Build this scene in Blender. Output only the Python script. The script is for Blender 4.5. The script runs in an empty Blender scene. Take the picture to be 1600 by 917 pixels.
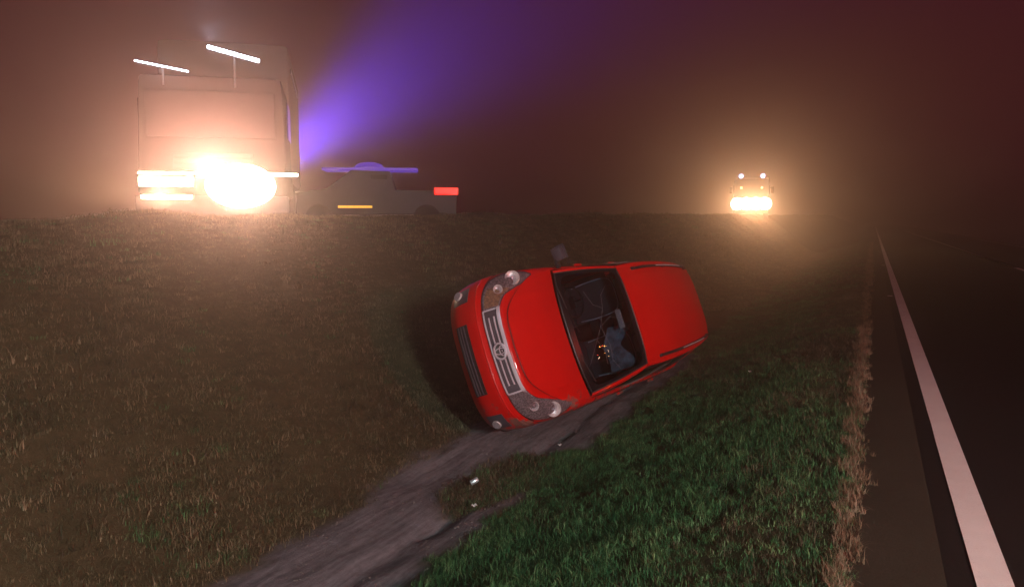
import bpy, bmesh, math, random
import numpy as np
from mathutils import Vector, Matrix, Euler, noise
random.seed(7); rng = np.random.default_rng(7)
SC = bpy.context.scene; COL = SC.collection; R = math.radians

# ------------------------------------------------------------------ camera, sky, exposure
YAW, PIT, EYE = 26.045, 5.637, 1.6
cam = bpy.data.cameras.new('camera'); cam.lens = 25.875; cam.sensor_width = 36; cam.clip_end = 3000; cam.clip_start = 0.05
camo = bpy.data.objects.new('camera', cam); COL.objects.link(camo)
camo.location = (0, 0, EYE); camo.rotation_euler = (R(90-PIT), 0, R(YAW)); SC.camera = camo
W = bpy.data.worlds.new('World'); SC.world = W; W.use_nodes = True
WN = W.node_tree; WN.nodes['Background'].inputs[0].default_value = (1.0, 0.13, 0.20, 1); WN.nodes['Background'].inputs[1].default_value = 0.039
SC.view_settings.view_transform = 'Standard'; SC.view_settings.look = 'None'; SC.view_settings.exposure = 0; SC.view_settings.gamma = 1
SC.render.engine = 'CYCLES'
SC.cycles.use_denoising = True
SC.cycles.max_bounces = 6; SC.cycles.diffuse_bounces = 2; SC.cycles.glossy_bounces = 3; SC.cycles.transmission_bounces = 3
SC.cycles.transparent_max_bounces = 10; SC.cycles.volume_bounces = 1
SC.cycles.sample_clamp_indirect = 4; SC.cycles.sample_clamp_direct = 0
# night: a weak cool fill light added from behind the photographer
sun = bpy.data.lights.new('fill_sun', 'SUN'); sun.energy = 0.09; sun.angle = R(12); sun.color = (0.75, 0.88, 1.0)
suno = bpy.data.objects.new('fill_sun', sun); COL.objects.link(suno); suno.rotation_euler = (R(58), 0, R(22))

HAZE_DENSITY = 0.0115; HAZE_G = 0.88
# lamp powers (watts)
P_TRUCK1, P_TRUCK1_BAR, P_TRUCK2, P_BLUE, P_KEY, P_RED = 500, 100, 2000, 70000, 3300, 1800

# ------------------------------------------------------------------ helpers
def link(name, me, mat=None, parent=None, smooth=False):
    o = bpy.data.objects.new(name, me); COL.objects.link(o)
    if mat is not None:
        for m in (mat if isinstance(mat, (list, tuple)) else [mat]): me.materials.append(m)
    if parent is not None: o.parent = parent
    if smooth: me.polygons.foreach_set('use_smooth', [True]*len(me.polygons))
    return o
def tag(o, label=None, cat=None, group=None, kind=None):
    if label: o['label'] = label
    if cat: o['category'] = cat
    if group: o['group'] = group
    if kind: o['kind'] = kind
    return o
def empty(name, loc=(0, 0, 0), rot=(0, 0, 0)):
    o = bpy.data.objects.new(name, None); COL.objects.link(o); o.location = loc; o.rotation_euler = rot; o.empty_display_size = .2
    return o
class MB:
    """collects shapes, builds one mesh"""
    def __init__(s): s.v = []; s.f = []
    def add(s, vs, fs):
        n = len(s.v); s.v += [tuple(float(c) for c in v) for v in vs]; s.f += [tuple(i+n for i in f) for f in fs]; return s
    def box(s, c, d, rot=(0, 0, 0), taper=1.0, ch=0.0):
        M = Euler(rot).to_matrix(); c = Vector(c); hx, hy, hz = [q/2 for q in d]
        if ch <= 0:
            vs = [M @ Vector((x*hx*(taper if z > 0 else 1), y*hy*(taper if z > 0 else 1), z*hz))+c for z in (-1, 1) for y in (-1, 1) for x in (-1, 1)]
            return s.add(vs, [(0, 2, 3, 1), (4, 5, 7, 6), (0, 1, 5, 4), (2, 6, 7, 3), (0, 4, 6, 2), (1, 3, 7, 5)])
        bm = bmesh.new(); bmesh.ops.create_cube(bm, size=1)
        for v in bm.verts: v.co = Vector((v.co.x*2*hx, v.co.y*2*hy, v.co.z*2*hz))
        bmesh.ops.bevel(bm, geom=bm.edges[:], offset=ch, segments=2, profile=.6, affect='EDGES')
        for v in bm.verts:
            t = 1+(taper-1)*(v.co.z/(2*hz)+.5); v.co.x *= t; v.co.y *= t
        bm.verts.index_update()
        s.add([M @ v.co+c for v in bm.verts], [[v.index for v in f.verts] for f in bm.faces]); bm.free(); return s
    def cyl(s, a, b, r0, r1=None, n=16, caps=True):
        a, b = Vector(a), Vector(b); r1 = r0 if r1 is None else r1; d = (b-a).normalized()
        u = d.orthogonal().normalized(); w = d.cross(u); vs = []
        for c, r in ((a, r0), (b, r1)):
            for i in range(n):
                t = 2*math.pi*i/n; vs.append(c+u*math.cos(t)*r+w*math.sin(t)*r)
        fs = [(i, (i+1) % n, n+(i+1) % n, n+i) for i in range(n)]
        if caps: fs += [tuple(range(n-1, -1, -1)), tuple(range(n, 2*n))]
        return s.add(vs, fs)
    def tube(s, pts, r, n=8, closed=False, rs=None):
        P = [Vector(p) for p in pts]; m = len(P); vs = []; prev = None
        for i, p in enumerate(P):
            a = P[i-1] if (i or closed) else p; b = P[(i+1) % m] if (i < m-1 or closed) else p
            d = (b-a).normalized()
            u = d.orthogonal().normalized() if prev is None else (prev-d*prev.dot(d)).normalized()
            prev = u; w = d.cross(u); rr = rs[i] if rs else r
            for k in range(n):
                t = 2*math.pi*k/n; vs.append(p+u*math.cos(t)*rr+w*math.sin(t)*rr)
        fs = []
        for i in range(m if closed else m-1):
            j = (i+1) % m
            for k in range(n): fs.append((i*n+k, i*n+(k+1) % n, j*n+(k+1) % n, j*n+k))
        if not closed: fs += [tuple(range(n-1, -1, -1)), tuple(range((m-1)*n, m*n))]
        return s.add(vs, fs)
    def lathe(s, prof, c=(0, 0, 0), axis='X', n=28):
        vs = []; c = Vector(c)
        for (a, r) in prof:
            for k in range(n):
                t = 2*math.pi*k/n; p = (a, r*math.cos(t), r*math.sin(t))
                if axis == 'Y': p = (p[1], p[0], p[2])
                if axis == 'Z': p = (p[1], p[2], p[0])
                vs.append(Vector(p)+c)
        fs = [(i*n+k, i*n+(k+1) % n, (i+1)*n+(k+1) % n, (i+1)*n+k) for i in range(len(prof)-1) for k in range(n)]
        return s.add(vs, fs)
    def sheet(s, G, thick=0.0):
        """G[i][j] 3-D grid -> faces; thick>0 closes it into a slab along its normals"""
        G = np.asarray(G, float); n, m = G.shape[:2]
        idx = lambda i, j: i*m+j
        fs = [(idx(i, j), idx(i+1, j), idx(i+1, j+1), idx(i, j+1)) for i in range(n-1) for j in range(m-1)]
        if thick == 0: return s.add(G.reshape(-1, 3), fs)
        N = grid_normals(G); B = G-N*thick; o = n*m
        f2 = [tuple(o+k for k in reversed(f)) for f in fs]; e = []
        rim = [idx(0, j) for j in range(m)]+[idx(i, m-1) for i in range(1, n)]+[idx(n-1, j) for j in range(m-2, -1, -1)]+[idx(i, 0) for i in range(n-2, 0, -1)]
        for a, b in zip(rim, rim[1:]+rim[:1]): e.append((a, b, o+b, o+a))
        return s.add(np.concatenate([G.reshape(-1, 3), B.reshape(-1, 3)]), fs+f2+e)
    def build(s, name, mat, parent=None, smooth=False, recalc=True):
        me = bpy.data.meshes.new(name); me.from_pydata(s.v, [], s.f)
        if recalc:
            bm = bmesh.new(); bm.from_mesh(me); bmesh.ops.recalc_face_normals(bm, faces=bm.faces[:]); bm.to_mesh(me); bm.free()
        o = link(name, me, mat, parent)
        if smooth:
            me.polygons.foreach_set('use_smooth', [True]*len(me.polygons))
            try: me.set_sharp_from_angle(angle=R(38))
            except Exception: pass
        return o
def grid_normals(G):
    du = np.gradient(G, axis=0); dv = np.gradient(G, axis=1); N = np.cross(du, dv)
    return N/np.maximum(np.linalg.norm(N, axis=2, keepdims=True), 1e-9)
def cr(P, t):
    """Catmull-Rom through the rows of P at parameter t in [0, len-1] (works on any trailing shape)"""
    P = np.asarray(P, float); n = len(P); t = min(max(t, 0), n-1); i = min(int(t), n-2); f = t-i
    g = lambda k: P[k] if 0 <= k < n else (2*P[0]-P[1] if k < 0 else 2*P[-1]-P[-2])
    a, b, c, d = g(i-1), g(i), g(i+1), g(i+2)
    return .5*((2*b)+(c-a)*f+(2*a-5*b+4*c-d)*f*f+(3*b-a-3*c+d)*f**3)
def coons(c0, c1, d0, d1, n, m):
    """c0,c1: functions of u (front and back edges), d0,d1: functions of v (sides)"""
    G = np.zeros((n, m, 3))
    P00, P10, P01, P11 = c0(0), c0(1), c1(0), c1(1)
    for i in range(n):
        v = i/(n-1)
        for j in range(m):
            u = j/(m-1)
            G[i, j] = (1-v)*c0(u)+v*c1(u)+(1-u)*d0(v)+u*d1(v)-((1-u)*(1-v)*P00+u*(1-v)*P10+(1-u)*v*P01+u*v*P11)
    return G

# ------------------------------------------------------------------ materials
class NT:
    def __init__(s, name):
        s.m = bpy.data.materials.new(name); s.m.use_nodes = True; s.t = s.m.node_tree; s.b = s.t.nodes['Principled BSDF']; s.out = s.t.nodes['Material Output']
    def n(s, typ, **k):
        x = s.t.nodes.new(typ)
        for a, b in k.items(): setattr(x, a, b)
        return x
    def l(s, a, b): s.t.links.new(a, b)
    def coord(s, kind='Object'): return s.n('ShaderNodeTexCoord').outputs[kind]
    def noise(s, scale, detail=4, rough=.55, vec=None):
        x = s.n('ShaderNodeTexNoise'); x.inputs['Scale'].default_value = scale; x.inputs['Detail'].default_value = detail; x.inputs['Roughness'].default_value = rough
        if vec is not None: s.l(vec, x.inputs['Vector'])
        return x.outputs['Fac']
    def ramp(s, fac, stops):
        x = s.n('ShaderNodeValToRGB'); e = x.color_ramp.elements
        while len(e) < len(stops): e.new(.5)
        for el, (p, c) in zip(e, stops): el.position = p; el.color = (*c, 1) if len(c) == 3 else c
        s.l(fac, x.inputs[0]); return x.outputs[0]
    def mix(s, fac, a, b, typ='MIX'):
        x = s.n('ShaderNodeMix', data_type='RGBA', blend_type=typ)
        for sock, val in ((x.inputs[0], fac), (x.inputs[6], a), (x.inputs[7], b)):
            if hasattr(val, 'is_output'): s.l(val, sock)
            else: sock.default_value = val if not isinstance(val, tuple) or len(val) == 4 else (*val, 1)
        return x.outputs[2]
    def bump(s, h, strength=.3, dist=.02):
        x = s.n('ShaderNodeBump'); x.inputs['Strength'].default_value = strength; x.inputs['Distance'].default_value = dist
        s.l(h, x.inputs['Height']); s.l(x.outputs[0], s.b.inputs['Normal'])
    def set(s, **k):
        for a, v in k.items():
            i = s.b.inputs[a.replace('_', ' ')]
            if hasattr(v, 'is_output'): s.l(v, i)
            else: i.default_value = (*v, 1) if isinstance(v, tuple) and len(v) == 3 else v
        return s
def simple(name, col, rough=.6, metal=0.0, var=.25, scale=6, **k):
    t = NT(name); nz = t.noise(scale, 5, .6, t.coord())
    c = t.ramp(nz, [(.3, tuple(x*(1-var) for x in col)), (.7, tuple(min(1, x*(1+var)) for x in col))])
    t.set(Base_Color=c, Roughness=rough, Metallic=metal, **k); return t.m
def glow(name, col, strength):
    t = NT(name); t.set(Base_Color=(.02, .02, .02), Roughness=.3); t.b.inputs['Emission Color'].default_value = (*col, 1); t.b.inputs['Emission Strength'].default_value = strength; return t.m
def glass(name, tint=(.75, .8, .82), rough=.02, ior=1.5, refl=1.0):
    t = NT(name); tr = t.n('ShaderNodeBsdfTransparent'); tr.inputs[0].default_value = (*tint, 1)
    gl = t.n('ShaderNodeBsdfGlossy'); gl.inputs['Roughness'].default_value = rough; gl.inputs['Color'].default_value = (refl, refl, refl, 1)
    fr = t.n('ShaderNodeFresnel'); fr.inputs[0].default_value = ior; mx = t.n('ShaderNodeMixShader')
    ge = t.n('ShaderNodeNewGeometry'); su = t.n('ShaderNodeMath', operation='SUBTRACT'); su.inputs[0].default_value = 1; t.l(ge.outputs['Backfacing'], su.inputs[1]); mu = t.n('ShaderNodeMath', operation='MULTIPLY'); t.l(fr.outputs[0], mu.inputs[0]); t.l(su.outputs[0], mu.inputs[1]); t.l(mu.outputs[0], mx.inputs[0]); t.l(tr.outputs[0], mx.inputs[1]); t.l(gl.outputs[0], mx.inputs[2]); t.l(mx.outputs[0], t.out.inputs[0]); return t.m

def paint_mat():
    t = NT('red car paint'); co = t.coord()
    n1 = t.noise(2.2, 6, .6, co); n2 = t.noise(60, 3, .5, co)
    c = t.ramp(n1, [(.3, (.50, .003, .002)), (.75, (.58, .006, .003))])
    dust = t.ramp(n2, [(.62, (0, 0, 0)), (.85, (.10, .10, .10))])
    c2 = t.mix(dust, c, (.30, .07, .05))
    sp = t.n('ShaderNodeSeparateXYZ'); t.l(co, sp.inputs[0]); n3 = t.noise(5, 6, .7, co)
    ma = t.n('ShaderNodeMath', operation='MULTIPLY_ADD'); t.l(sp.outputs[1], ma.inputs[0]); ma.inputs[1].default_value = .75; t.l(n3, ma.inputs[2])
    mz = t.n('ShaderNodeMath', operation='MULTIPLY_ADD'); t.l(sp.outputs[2], mz.inputs[0]); mz.inputs[1].default_value = -.12; t.l(ma.outputs[0], mz.inputs[2])
    mud = t.ramp(mz.outputs[0], [(.93, (0, 0, 0)), (1.0, (.85, .85, .85))])
    c2 = t.mix(mud, c2, (.13, .10, .085))
    t.set(Base_Color=c2, Roughness=t.ramp(n1, [(.3, (.36,)*3), (.7, (.46,)*3)]), Specular_IOR_Level=.12, Coat_Weight=.5, Coat_Roughness=.06); return t.m
M = {}
M['paint'] = paint_mat()
M['black'] = simple('black plastic', (.02, .02, .022), .45)
M['frit'] = simple('black ceramic print', (.006, .006, .008), .22)
M['rubber'] = simple('tyre rubber', (.018, .018, .018), .85, scale=20)
M['chrome'] = simple('worn chrome', (.72, .68, .76), .25, .45, .1)
M['silver'] = simple('silver plastic', (.62, .58, .66), .35, .25, .15)
M['dgrey'] = simple('dark grey plastic', (.06, .055, .07), .4)
M['reflector'] = simple('lamp reflector', (.75, .70, .72), .35, .35, .25, 60)
M['reflector_dim'] = simple('ribbed lamp housing', (.34, .28, .29), .28, .4, .8, 60)
M['amberlens'] = simple('amber indicator lens', (.34, .20, .12), .3, 0, .6, 40)
M['glass'] = glass('windscreen glass', (.62, .68, .72), .015, 1.5)
M['lens'] = glass('clear lamp lens', (.88, .88, .9), .05, 1.45)
M['tint'] = glass('tinted side glass', (.06, .065, .07), .02, 1.5)
M['seat'] = simple('grey seat cloth', (.045, .047, .058), .85, scale=30)
M['seat_trim'] = simple('pale seat piping', (.50, .55, .68), .5)
M['cloth'] = simple('pale blue cloth', (.13, .18, .235), .8, 0, .85, 12)
M['dash'] = simple('dashboard plastic', (.016, .016, .02), .55)
M['metal'] = simple('dull metal', (.2, .2, .2), .5, .7)

# ------------------------------------------------------------------ terrain
def sst(a, b, x):
    t = np.clip((x-a)/(b-a), 0, 1); return t*t*(3-2*t)
def crest(Y):
    Y = np.asarray(Y, float)
    return 1.60+.0072*np.clip(Y, 0, 150)-.012*np.clip(Y-165, 0, 200)+.025*np.sin(Y*.9+1)+.02*np.sin(Y*2.3)
def height(X, Y):
    X = np.asarray(X, float); Y = np.asarray(Y, float)
    wob = .10*np.sin(Y*.45+.6)+.05*np.sin(Y*1.3)                      # the ditch wanders a little
    xr, xl = -2.72+wob*.5, -4.0+wob
    z = np.zeros(np.broadcast(X, Y).shape)
    fl = -.80+.04*np.sin(Y*.7)
    z = np.where(X < -.05, fl*sst(0, 1, (-.05-X)/(-.05-xr))*.55+fl*.45*np.clip((-.05-X)/(-.05-xr), 0, 1), z)
    z = np.where(X < xr, fl-.03*np.sin(np.pi*np.clip((xr-X)/(xr-xl), 0, 1)), z)
    up = np.clip((xl-X)/3.9, 0, 1)
    c = crest(Y)
    z = np.where(X < xl, fl+(c-fl)*(up*.45+.55*sst(0, 1, up)), z)
    z = np.where(X < xl-3.9, c-.28*sst(0, 1, (xl-3.9-X)/2.2), z)
    z = np.where(X > 8.7, -.26*np.clip(X-8.7, 0, 11)-.0*X, z)
    return z
def height1(x, y):
    b = float(height(x, y))
    if -3.6 < x < -2.6: b -= (.045+.03*noise.noise(Vector((x, y*1.5, 1))))*math.exp(-((x+3.10+.05*math.sin(y*.9)+.05*noise.noise(Vector((0, y*2, 4))))/.10)**2)
    if -4.3 < x < -2.3: b += .016*noise.noise(Vector((x*9, y*3, 7)))+.012*noise.noise(Vector((x*14, y*11, 9)))
    if x < -.1: b += (.05*noise.noise(Vector((x*.9, y*.9, 0)))+.025*noise.noise(Vector((x*3.1, y*3.1, 3))))*min(1, (-.1-x)/.6)
    return b
xs = np.unique(np.concatenate([np.linspace(-320, -30, 16), np.linspace(-30, -12, 16), np.arange(-12, -4.2, .10), np.arange(-4.2, -2.3, .045), np.arange(-2.3, .15, .10), [.2, 1, 3, 5, 7, 8.5, 8.7, 8.9, 9.5, 11, 14, 20, 40, 90, 180, 320]]))
ys = np.unique(np.concatenate([np.linspace(-60, -4, 12), np.arange(-4, 22, .13), np.arange(22, 60, .6), np.linspace(60, 240, 60), np.linspace(250, 620, 16)]))
vs = [(x, y, height1(x, y)) for y in ys for x in xs]; nx = len(xs)
fs = [(j*nx+i, j*nx+i+1, (j+1)*nx+i+1, (j+1)*nx+i) for j in range(len(ys)-1) for i in range(nx-1)]
me = bpy.data.meshes.new('ground'); me.from_pydata(vs, [], fs)
def ditch_edges(y):
    w = .10*math.sin(y*.45+.6)+.05*math.sin(y*1.3)
    return -2.66+w*.5+.16*sst(5.5, 8, y), -4.05+w+.32*(1-sst(3.6, 6, y))
def soilness(x, y):
    xr, xl = ditch_edges(y); nz = .16*noise.noise(Vector((x*2.2, y*2.2, 5)))+.08*noise.noise(Vector((x*7, y*7, 5)))
    a = (x-xl+.10+nz)/.16; b = (xr+.02-x+nz)/.14
    s = max(0, min(1, a))*max(0, min(1, b))
    d = math.hypot((x+3.10)/.30, (y-6.05)/.85)                        # the tuft in the middle of the ditch
    d = min(d, math.hypot((x+2.72)/.33, (y-6.6)/.62))
    if d < 1.25+nz: s *= max(0, min(1, (d-.85)/.4))
    if y > 11: s *= max(0, 1-(y-11)/3)
    return s
at = me.attributes.new('soil', 'FLOAT', 'POINT'); at.data.foreach_set('value', [soilness(v[0], v[1]) if -5 < v[0] < -2 and -5 < v[1] < 30 else 0 for v in vs])
t = NT('ground soil and thatch'); co = t.coord()
a = t.n('ShaderNodeAttribute', attribute_name='soil')
n1 = t.noise(1.3, 5, .6, co); n2 = t.noise(16, 6, .65, co); n3 = t.noise(70, 4, .6, co)
thatch = t.mix(.5, t.ramp(n1, [(.3, (.045, .042, .022)), (.7, (.11, .085, .045))]), t.ramp(n2, [(.3, (.04, .045, .02)), (.7, (.14, .105, .06))]))
sx = t.n('ShaderNodeSeparateXYZ'); t.l(co, sx.inputs[0])
gm = t.n('ShaderNodeMapRange'); gm.inputs[1].default_value = -3.4; gm.inputs[2].default_value = -2.6; t.l(sx.outputs[0], gm.inputs[0])
thatch = t.mix(gm.outputs[0], thatch, t.mix(.5, (.030, .045, .018), thatch))
mp = t.n('ShaderNodeMapping'); mp.inputs['Scale'].default_value = (9, .8, 9); t.l(co, mp.inputs[0])
streak = t.noise(2.2, 5, .7, mp.outputs[0])
soil = t.mix(.55, t.ramp(n2, [(.3, (.10, .10, .11)), (.7, (.25, .25, .275))]), t.ramp(streak, [(.38, (.08, .083, .095)), (.62, (.26, .26, .285))]))
c = t.mix(a.outputs['Fac'], thatch, soil)
t.set(Base_Color=c, Roughness=.95, Specular_IOR_Level=.15); t.bump(t.mix(.5, t.mix(.5, n2, streak), n3), .6, .04)
ground = link('ground', me, t.m, smooth=True); tag(ground, kind='structure')

# road, shoulder, markings
def strip(name, x0, x1, z, y0, y1, mat, ny=60, edge=0.0, kind='structure'):
    Y = np.concatenate([np.arange(y0, min(y1, 30), .25), np.linspace(30, y1, ny)]) if y1 > 30 else np.linspace(y0, y1, ny)
    nxs = max(2, int((x1-x0)/.8)+2); G = []
    for y in Y:
        e = edge*noise.noise(Vector((y*1.7, x0, 0)))+edge*.5*noise.noise(Vector((y*6, x0, 2)))
        G.append([(x0+e+(x1-x0-e)*k/(nxs-1), y, z) for k in range(nxs)])
    o = MB().sheet(G).build(name, mat, recalc=False); 
    return tag(o, kind=kind)
t = NT('road asphalt'); co = t.coord(); n1 = t.noise(.35, 4, .6, co); n2 = t.noise(180, 3, .7, co); n3 = t.noise(40, 3, .6, co)
t.set(Base_Color=t.mix(.5, t.ramp(n1, [(.3, (.009, .0075, .007)), (.7, (.014, .011, .010))]), t.ramp(n2, [(.35, (.005, .0045, .0045)), (.75, (.022, .018, .016))])), Roughness=.85, Specular_IOR_Level=.1); t.bump(t.mix(.5, n2, n3), .5, .01)
M['asphalt'] = t.m
t = NT('worn shoulder'); co = t.coord(); n1 = t.noise(1.2, 5, .6, co); n2 = t.noise(120, 3, .7, co); n3 = t.noise(30, 4, .6, co)
t.set(Base_Color=t.mix(.5, t.ramp(n1, [(.3, (.026, .022, .014)), (.7, (.046, .039, .026))]), t.ramp(n2, [(.3, (.014, .012, .009)), (.75, (.066, .057, .040))])), Roughness=.9, Specular_IOR_Level=.15); t.bump(t.mix(.5, n2, n3), .6, .012)
M['shoulder'] = t.m
t = NT('white road paint'); co = t.coord(); n1 = t.noise(3, 6, .65, co); n2 = t.noise(140, 4, .7, co)
t.set(Base_Color=t.mix(.5, t.ramp(n1, [(.25, (.55, .53, .52)), (.7, (.78, .76, .74))]), t.ramp(n2, [(.28, (.32, .29, .28)), (.42, (.76, .74, .72))])), Roughness=.6); t.bump(n2, .4, .006)
M['paintline'] = t.m
strip('road_surface', .36, 8.7, .004, -40, 560, M['asphalt'])
strip('shoulder', -.03, .36, .006, -40, 560, M['shoulder'], edge=.05)
strip('edge_line', .475, .625, .010, -40, 560, M['paintline'], edge=.002)
for y0, y1 in ((-7, 2), (24, 33.2), (54.5, 64), (86, 95), (117, 126)):
    o = strip('lane_dash', 4.35, 4.50, .010, y0, y1, M['paintline'], ny=12)
strip('far_edge_line', 8.15, 8.28, .010, -40, 560, M['paintline'])
# road studs beside the edge line
tst = NT('stud reflector'); tst.set(Base_Color=(.9, .9, .88), Roughness=.15, Metallic=.6); tst.b.inputs['Emission Color'].default_value = (1, .95, .9, 1); tst.b.inputs['Emission Strength'].default_value = 0
for k, (x, y) in enumerate([(.385, 5.5-12), (.385, 17.5), (.385, 29.5), (.385, 41.5), (.385, 53.5), (4.42, 43.5), (4.42, 75)]):
    if y < 0: continue
    r = empty('road_stud', (x, y, .006))
    MB().box((0, 0, .008), (.10, .10, .016), taper=.75).build('stud_body', M['metal'], r)
    MB().box((0, -.046, .010), (.084, .012, .014), rot=(R(-25), 0, 0)).build('stud_reflector', tst.m, r)
    near = ['nearest', 'second', 'third', 'farthest']
    if x < 1: tag(r, '%s small white reflective stud left of the solid edge line' % near[k-1], 'road stud', 'studs along the edge line')
    else: tag(r, 'white reflective stud on the centre line %s' % ('between the two nearer dashes' if y < 50 else 'beyond the second dash'), 'road stud', 'studs along the centre line')

# ------------------------------------------------------------------ grass (instanced tufts)
def blade_mesh(name, n, h, spread, lean, width, mats, flat=0.0):
    V = []; F = []; TN = []
    for _ in range(n):
        TN += [random.random()]*8
        a = random.uniform(0, 2*math.pi); r = spread*math.sqrt(random.random()); x, y = r*math.cos(a), r*math.sin(a)
        L = h*random.uniform(.45, 1.15); az = random.uniform(0, 2*math.pi); ln = random.uniform(.1, 1)*lean+flat*random.random()
        w = width*random.uniform(.6, 1.3); dx, dy = math.cos(az), math.sin(az); px, py = -dy*w/2, dx*w/2
        i = len(V)
        for k, t_ in enumerate((0, .4, .75, 1)):
            b = ln*t_**1.6; hz = L*math.sin(min(1.5, math.acos(min(1, b*.7))))*t_ if b < 1.4 else L*.2*t_
            q = 1-t_**2*.95; V += [(x+dx*b*L*t_+px*q, y+dy*b*L*t_+py*q, hz-.008), (x+dx*b*L*t_-px*q, y+dy*b*L*t_-py*q, hz-.008)]
        for k in range(3): F.append((i+2*k, i+2*k+1, i+2*k+3, i+2*k+2))
    me = bpy.data.meshes.new(name); me.from_pydata(V, [], F); me.materials.append(mats)
    at_ = me.attributes.new('tone', 'FLOAT', 'POINT'); at_.data.foreach_set('value', TN); return me
def grass_mat(name, cols):
    t = NT(name); oi = t.n('ShaderNodeObjectInfo'); ge = t.n('ShaderNodeNewGeometry')
    nz = t.noise(.9, 4, .6, ge.outputs['Position']); nz2 = t.noise(150, 2, .5, ge.outputs['Position'])
    m = t.n('ShaderNodeMath', operation='ADD'); t.l(oi.outputs['Random'], m.inputs[0]); t.l(nz, m.inputs[1])
    tn = t.n('ShaderNodeAttribute', attribute_name='tone'); m2 = t.n('ShaderNodeMath', operation='MULTIPLY_ADD'); t.l(tn.outputs['Fac'], m2.inputs[0]); m2.inputs[1].default_value = 1.0; t.l(m.outputs[0], m2.inputs[2])
    m3 = t.n('ShaderNodeMath', operation='MULTIPLY'); t.l(m2.outputs[0], m3.inputs[0]); m3.inputs[1].default_value = .39
    n = len(cols); c = t.ramp(m3.outputs[0], [(.12+.74*i/(n-1), cc) for i, cc in enumerate(cols)])
    t.set(Base_Color=c, Roughness=.65, Specular_IOR_Level=.25); return t.m
GM_DRY = grass_mat('dry olive grass', [(.018, .024, .010), (.060, .062, .028), (.12, .110, .058), (.18, .14, .075), (.30, .25, .16)])
GM_DARK = grass_mat('dark brown grass', [(.010, .014, .007), (.028, .030, .016), (.055, .050, .028), (.09, .075, .045), (.20, .17, .11)])
GM_GREEN = grass_mat('green grass', [(.006, .024, .010), (.016, .064, .026), (.030, .115, .046), (.070, .20, .065), (.20, .32, .15)])
GM_STRAW = grass_mat('straw edge grass', [(.05, .04, .022), (.12, .085, .05), (.22, .16, .10), (.36, .28, .20)])
def scatter(name, pts, meshes, label, pick=None):
    """one object: points + geometry nodes instancing the tuft meshes"""
    me = bpy.data.meshes.new(name); me.from_pydata([p[:3] for p in pts], [], [])
    for an, col in (('rot', 3), ('scl', 4)):
        a_ = me.attributes.new(an, 'FLOAT', 'POINT'); a_.data.foreach_set('value', [p[col] for p in pts])
    a_ = me.attributes.new('pick', 'INT', 'POINT'); a_.data.foreach_set('value', [pick(p) if pick else random.randrange(len(meshes)) for p in pts])
    o = link(name, me)
    g = bpy.data.node_groups.new(name, 'GeometryNodeTree'); g.interface.new_socket('Geometry', in_out='INPUT', socket_type='NodeSocketGeometry'); g.interface.new_socket('Geometry', in_out='OUTPUT', socket_type='NodeSocketGeometry')
    N = g.nodes.new; gi = N('NodeGroupInput'); go = N('NodeGroupOutput'); ip = N('GeometryNodeInstanceOnPoints'); g2i = N('GeometryNodeGeometryToInstance')
    L = g.links.new
    for m_ in reversed(meshes):        # a multi-input socket lists its links last first
        src = bpy.data.objects.new(m_.name, m_); oi = N('GeometryNodeObjectInfo'); oi.inputs['Object'].default_value = src; oi.inputs['As Instance'].default_value = True
        L(oi.outputs['Geometry'], g2i.inputs[0])
    def attr(nm, ty):
        x = N('GeometryNodeInputNamedAttribute'); x.data_type = ty; x.inputs['Name'].default_value = nm; return x.outputs[0]
    cmb = N('ShaderNodeCombineXYZ'); L(attr('rot', 'FLOAT'), cmb.inputs[2])
    L(gi.outputs[0], ip.inputs['Points']); L(g2i.outputs[0], ip.inputs['Instance']); ip.inputs['Pick Instance'].default_value = True
    L(attr('pick', 'INT'), ip.inputs['Instance Index']); L(cmb.outputs[0], ip.inputs['Rotation']); L(attr('scl', 'FLOAT'), ip.inputs['Scale']); L(ip.outputs[0], go.inputs[0])
    o.modifiers.new('tufts', 'NODES').node_group = g
    return tag(o, label, 'grass', kind='stuff')
def pts_in(x0, x1, y0, y1, dens, accept=None, s0=.7, s1=1.3):
    n = int((x1-x0)*(y1-y0)*dens); out = []
    for _ in range(n):
        x, y = random.uniform(x0, x1), random.uniform(y0, y1)
        if accept and not accept(x, y): continue
        out.append((x, y, height1(x, y), random.uniform(0, 6.283), random.uniform(s0, s1)*(.75+.5*(noise.noise(Vector((x*.8, y*.8, 9)))+.5))))
    return out
dry = [blade_mesh('dry_tuft', 24, .052, .09, 1.1, .0042, GM_DRY, .7) for _ in range(6)]
green = [blade_mesh('green_tuft', 32, .048, .07, 1.2, .0036, GM_GREEN, .5) for _ in range(6)]
dark = [blade_mesh('dark_tuft', 22, .050, .08, 1.1, .0042, GM_DARK, .7) for _ in range(6)]
straw = [blade_mesh('straw_tuft', 24, .085, .04, 1.0, .004, GM_STRAW, .5) for _ in range(4)]
ns = lambda x, y: random.random() > soilness(x, y)*1.0
P = pts_in(-9.2, -3.8, -.5, 9, 240, ns) + pts_in(-9.4, -3.7, 9, 20, 130, ns, 1, 1.6) + pts_in(-9.6, -3.0, 20, 60, 42, None, 1.6, 2.6)
def bank_pick(p):
    q = noise.noise(Vector((p[0]*.9, p[1]*.7, 12)))+.5*noise.noise(Vector((p[0]*2.6, p[1]*2.2, 4)))
    if random.random() < .22+.9*q: return 6+random.randrange(6)
    if random.random() < .03-.15*q: return 12+random.randrange(6)
    return random.randrange(6)
P = [p[:4]+(p[4]*(1.55 if random.random() < .04 else 1),) for p in P]
scatter('bank_grass', P, dry+dark+green, 'short dry brown grass over the high bank beyond the ditch', bank_pick)
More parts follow.
